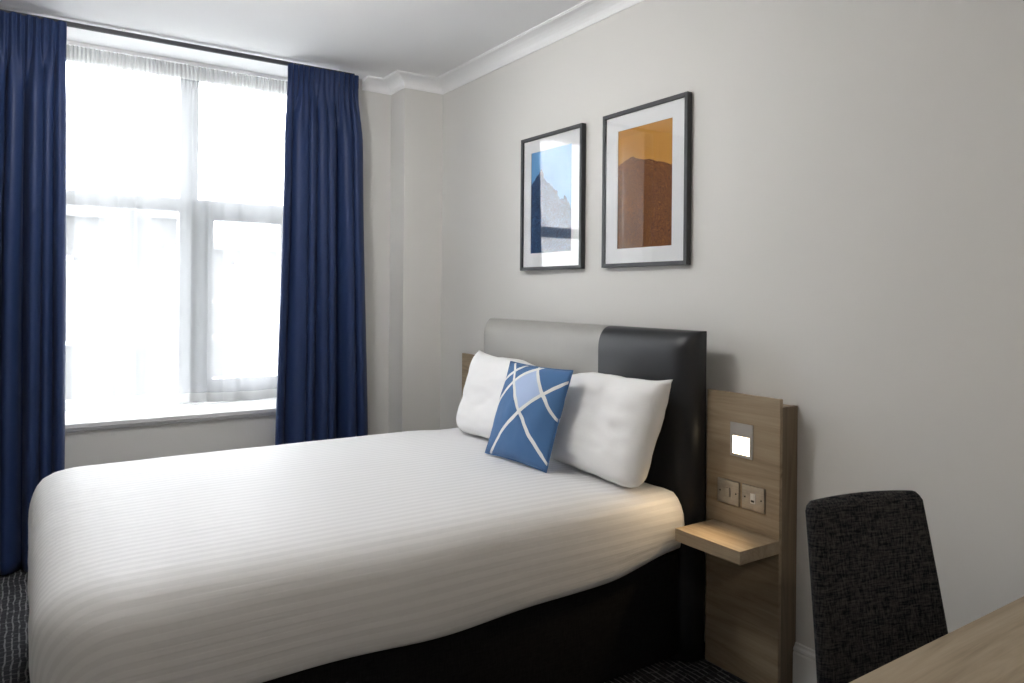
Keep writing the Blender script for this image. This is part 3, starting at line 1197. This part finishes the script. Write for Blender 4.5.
picture(2.690, 3.184, 1.467, 2.154, 2.777, 3.106, 1.555, 2.073, M['art_blue'],
        'dark-framed blue abstract print, the one nearer the window', 'blue abstract print', 1.4)
picture(2.030, 2.543, 1.467, 2.154, 2.121, 2.451, 1.549, 2.070, M['art_orange'],
        'dark-framed orange and brown abstract print hung above the pillows', 'orange and brown abstract print', 0.0)

# ------------------------------------------------------------------ added fill lights, unseen above the frame and behind the camera
def fill_dome(x, y, k, col, label):  # unseen warm fill, added to lift the near side of the bed
    c = empty('fill_dome', (x, y, ZC - 0.091), label, 'added fill light')
    cyl('rim', (x, y, ZC), (x, y, ZC - 0.03), 0.19, 0.19, M['gloss'], c, 32)
    v, f = [], []
    for j in range(8):
        a = PI / 2 * j / 8
        for i in range(32):
            b = 2 * PI * i / 32
            v.append((x + 0.18 * math.cos(a) * math.cos(b), y + 0.18 * math.cos(a) * math.sin(b), ZC - 0.031 - 0.06 * math.sin(a)))
    v.append((x, y, ZC - 0.091))
    for j in range(7):
        for i in range(32):
            i2 = (i + 1) % 32
            f.append((j * 32 + i, (j + 1) * 32 + i, (j + 1) * 32 + i2, j * 32 + i2))
    for i in range(32):
        f.append((7 * 32 + i, 256, 7 * 32 + (i + 1) % 32))
    pydata('dome', v, f, emit('fill_dome_glow', col, k), c)


def fill_drum(x, y, k, col, label):
    """unseen fill light added to brighten the walls, a drum on a short stem: the cylinder glows, the bottom diffuser only faintly"""
    z0, z1, r = ZC - 0.25, ZC - 0.11, 0.20
    c = empty('fill_drum', (x, y, z0), label, 'pendant light')
    seg = 40
    v, f = [], []
    for z in (z0, z1):
        for i in range(seg):
            b = 2 * PI * i / seg
            v.append((x + r * math.cos(b), y + r * math.sin(b), z))
    for i in range(seg):
        f.append((i, (i + 1) % seg, seg + (i + 1) % seg, seg + i))
    pydata('glow_cylinder', v, f, emit('fill_drum_glow', col, k), c)
    cyl('diffuser', (x, y, z0 + 0.004), (x, y, z0 + 0.008), r - 0.003, r - 0.003, emit('fill_drum_bottom_glow', col, k * 0.12), c, seg)
    cyl('top_diffuser', (x, y, z1 - 0.006), (x, y, z1 - 0.002), r - 0.003, r - 0.003, emit('fill_drum_top_glow', col, k * 0.4), c, seg)
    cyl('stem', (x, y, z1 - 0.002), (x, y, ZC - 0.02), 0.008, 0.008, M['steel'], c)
    cyl('ceiling_rose', (x, y, ZC - 0.02), (x, y, ZC), 0.05, 0.05, M['gloss'], c, 24)


fill_drum(0.42, 2.58, 23.0, (1.0, 0.985, 0.96), 'unseen drum-shaped fill light added above the bed')
fill_dome(0.3, -1.25, 19.0, (1.0, 0.88, 0.74), 'unseen dome-shaped fill light added behind the camera')

# ------------------------------------------------------------------ desk
DY0, DY1, DX0 = -0.02, 0.640, 0.86
dk = empty('desk', ((DX0 + XR) / 2, (DY0 + DY1) / 2, 0), 'pale oak desk top in the near corner against the wall', 'desk')
box('desk_top', DX0, XR - 0.002, DY0, DY1, 0.732, 0.760, M['oak_desk'], dk, 0.0015, 1)
box('side_panel', DX0 + 0.01, DX0 + 0.035, DY0 + 0.01, DY1 - 0.02, 0.0, 0.7315, M['oak_z'], dk)
box('side_panel', XR - 0.045, XR - 0.020, DY0 + 0.01, DY1 - 0.02, 0.0, 0.7315, M['oak_z'], dk)
box('modesty_panel', DX0 + 0.036, XR - 0.046, DY0 + 0.02, DY0 + 0.04, 0.25, 0.7315, M['oak_x'], dk)


# ------------------------------------------------------------------ chair
def chair():
    """local frame: front of the chair towards -y, built at the origin on the floor"""
    c = empty('chair', (0, 0, 0), 'charcoal tweed upholstered chair with tall tapered back, tucked under the desk', 'chair')
    # backrest: tapered slab, curved top, slight recline
    nz, nx = 26, 20
    zb, zt = 0.40, 0.880
    th = 0.038

    def row(k, side):
        t = k / nz
        z = lerp(zb, zt, t)
        half = lerp(0.195, 0.166, t)
        y = lerp(0.0, 0.085, t ** 1.15) + (th if side else 0.0)
        pts = []
        for i in range(nx + 1):
            a = -1 + 2 * i / nx
            crown = (0.008 * (1 - a * a)) * t ** 3
            cup = 0.006 * (a * a) * (-1)
            soft = 0.0
            e = max(abs(a) - 0.92, 0) / 0.08
            et = max(t - 0.965, 0) / 0.035
            q = min(1.0, math.hypot(e, et))
            soft = 0.014 * q ** 2.4
            corner = 0.008 * (max(0, e) * max(0, et)) ** 1.0
            pts.append((a * half * (1 - 0.03 * e * et), y + cup + (soft if side == 0 else -soft), z + crown - corner))
        return pts
    verts, faces = [], []
    for side in (0, 1):
        for k in range(nz + 1):
            verts += row(k, side)
    w_ = nx + 1
    N = (nz + 1) * w_
    for side in (0, 1):
        for k in range(nz):
            for i in range(nx):
                q = (side * N + k * w_ + i, side * N + k * w_ + i + 1, side * N + (k + 1) * w_ + i + 1, side * N + (k + 1) * w_ + i)
                faces.append(q if side == 0 else tuple(reversed(q)))
    for k in range(nz):
        for i in (0, nx):
            q = (k * w_ + i, (k + 1) * w_ + i, N + (k + 1) * w_ + i, N + k * w_ + i)
            faces.append(q if i == 0 else tuple(reversed(q)))
    for i in range(nx):
        faces.append((nz * w_ + i, nz * w_ + i + 1, N + nz * w_ + i + 1, N + nz * w_ + i))
        faces.append((i, N + i, N + i + 1, i + 1))
    o = pydata('backrest', verts, faces, M['chair'], c, smooth=True)
    bm = bmesh.new()
    bm.from_mesh(o.data)
    bmesh.ops.recalc_face_normals(bm, faces=bm.faces)
    bm.to_mesh(o.data)
    bm.free()
    box('seat', -0.235, 0.235, -0.44, 0.0, 0.395, 0.470, M['chair'], c, 0.025, 3, True)
    box('seat_frame', -0.21, 0.21, -0.42, 0.03, 0.35, 0.394, M['black_leg'], c)
    for sx in (-1, 1):
        cyl('leg', (sx * 0.20, -0.40, 0.0), (sx * 0.19, -0.39, 0.352), 0.014, 0.021, M['black_leg'], c)
        cyl('leg', (sx * 0.20, 0.08, 0.0), (sx * 0.19, 0.005, 0.352), 0.014, 0.021, M['black_leg'], c)
    c.location = (1.604, 0.868, 0)
    c.rotation_euler = (0, 0, math.radians(-15))
    return c


chair()


# ------------------------------------------------------------------ houses across the street
struct(box('ground', -30, 40, YO + 0.3, 40, -5.2, -5.0, M['asphalt']))


def house(x0, x1, y0, ze, zr, mat, wins, label):
    h = empty('house', ((x0 + x1) / 2, y0 + 4, -5.0), label, 'house', 'houses across the street')
    box('wall', x0, x1, y0, y0 + 8, -5.0, ze, mat, h)
    v = [(x0, y0 - 0.2, ze), (x1, y0 - 0.2, ze), (x1, y0 + 8.2, ze), (x0, y0 + 8.2, ze), (x0, y0 + 4, zr), (x1, y0 + 4, zr)]
    pydata('roof', v, [(0, 1, 5, 4), (2, 3, 4, 5), (0, 4, 3), (1, 2, 5), (3, 2, 1, 0)], M['slate'], h, smooth=False)
    for (a, b, c, d) in wins:
        f = boxes('window', [(a, a + 0.08, y0 - 0.05, y0, c, d), (b - 0.08, b, y0 - 0.05, y0, c, d), (a, b, y0 - 0.05, y0, d - 0.08, d),
                             (a - 0.06, b + 0.06, y0 - 0.09, y0, c - 0.06, c + 0.05), ((a + b) / 2 - 0.03, (a + b) / 2 + 0.03, y0 - 0.05, y0, c, d)], M['upvc'], h)
        box('pane', a + 0.08, b - 0.08, y0 - 0.02, y0 - 0.001, c + 0.05, d - 0.08, M['far_glass'], f)
    return h


def rowwins(x0, x1, n, rows, wd=0.9):
    out = []
    for (c, d) in rows:
        for i in range(n):
            m_ = x0 + (x1 - x0) * (i + 0.5) / n
            out.append((m_ - wd / 2, m_ + wd / 2, c, d))
    return out


ROWS = [(0.5, 1.9), (-2.4, -0.8)]
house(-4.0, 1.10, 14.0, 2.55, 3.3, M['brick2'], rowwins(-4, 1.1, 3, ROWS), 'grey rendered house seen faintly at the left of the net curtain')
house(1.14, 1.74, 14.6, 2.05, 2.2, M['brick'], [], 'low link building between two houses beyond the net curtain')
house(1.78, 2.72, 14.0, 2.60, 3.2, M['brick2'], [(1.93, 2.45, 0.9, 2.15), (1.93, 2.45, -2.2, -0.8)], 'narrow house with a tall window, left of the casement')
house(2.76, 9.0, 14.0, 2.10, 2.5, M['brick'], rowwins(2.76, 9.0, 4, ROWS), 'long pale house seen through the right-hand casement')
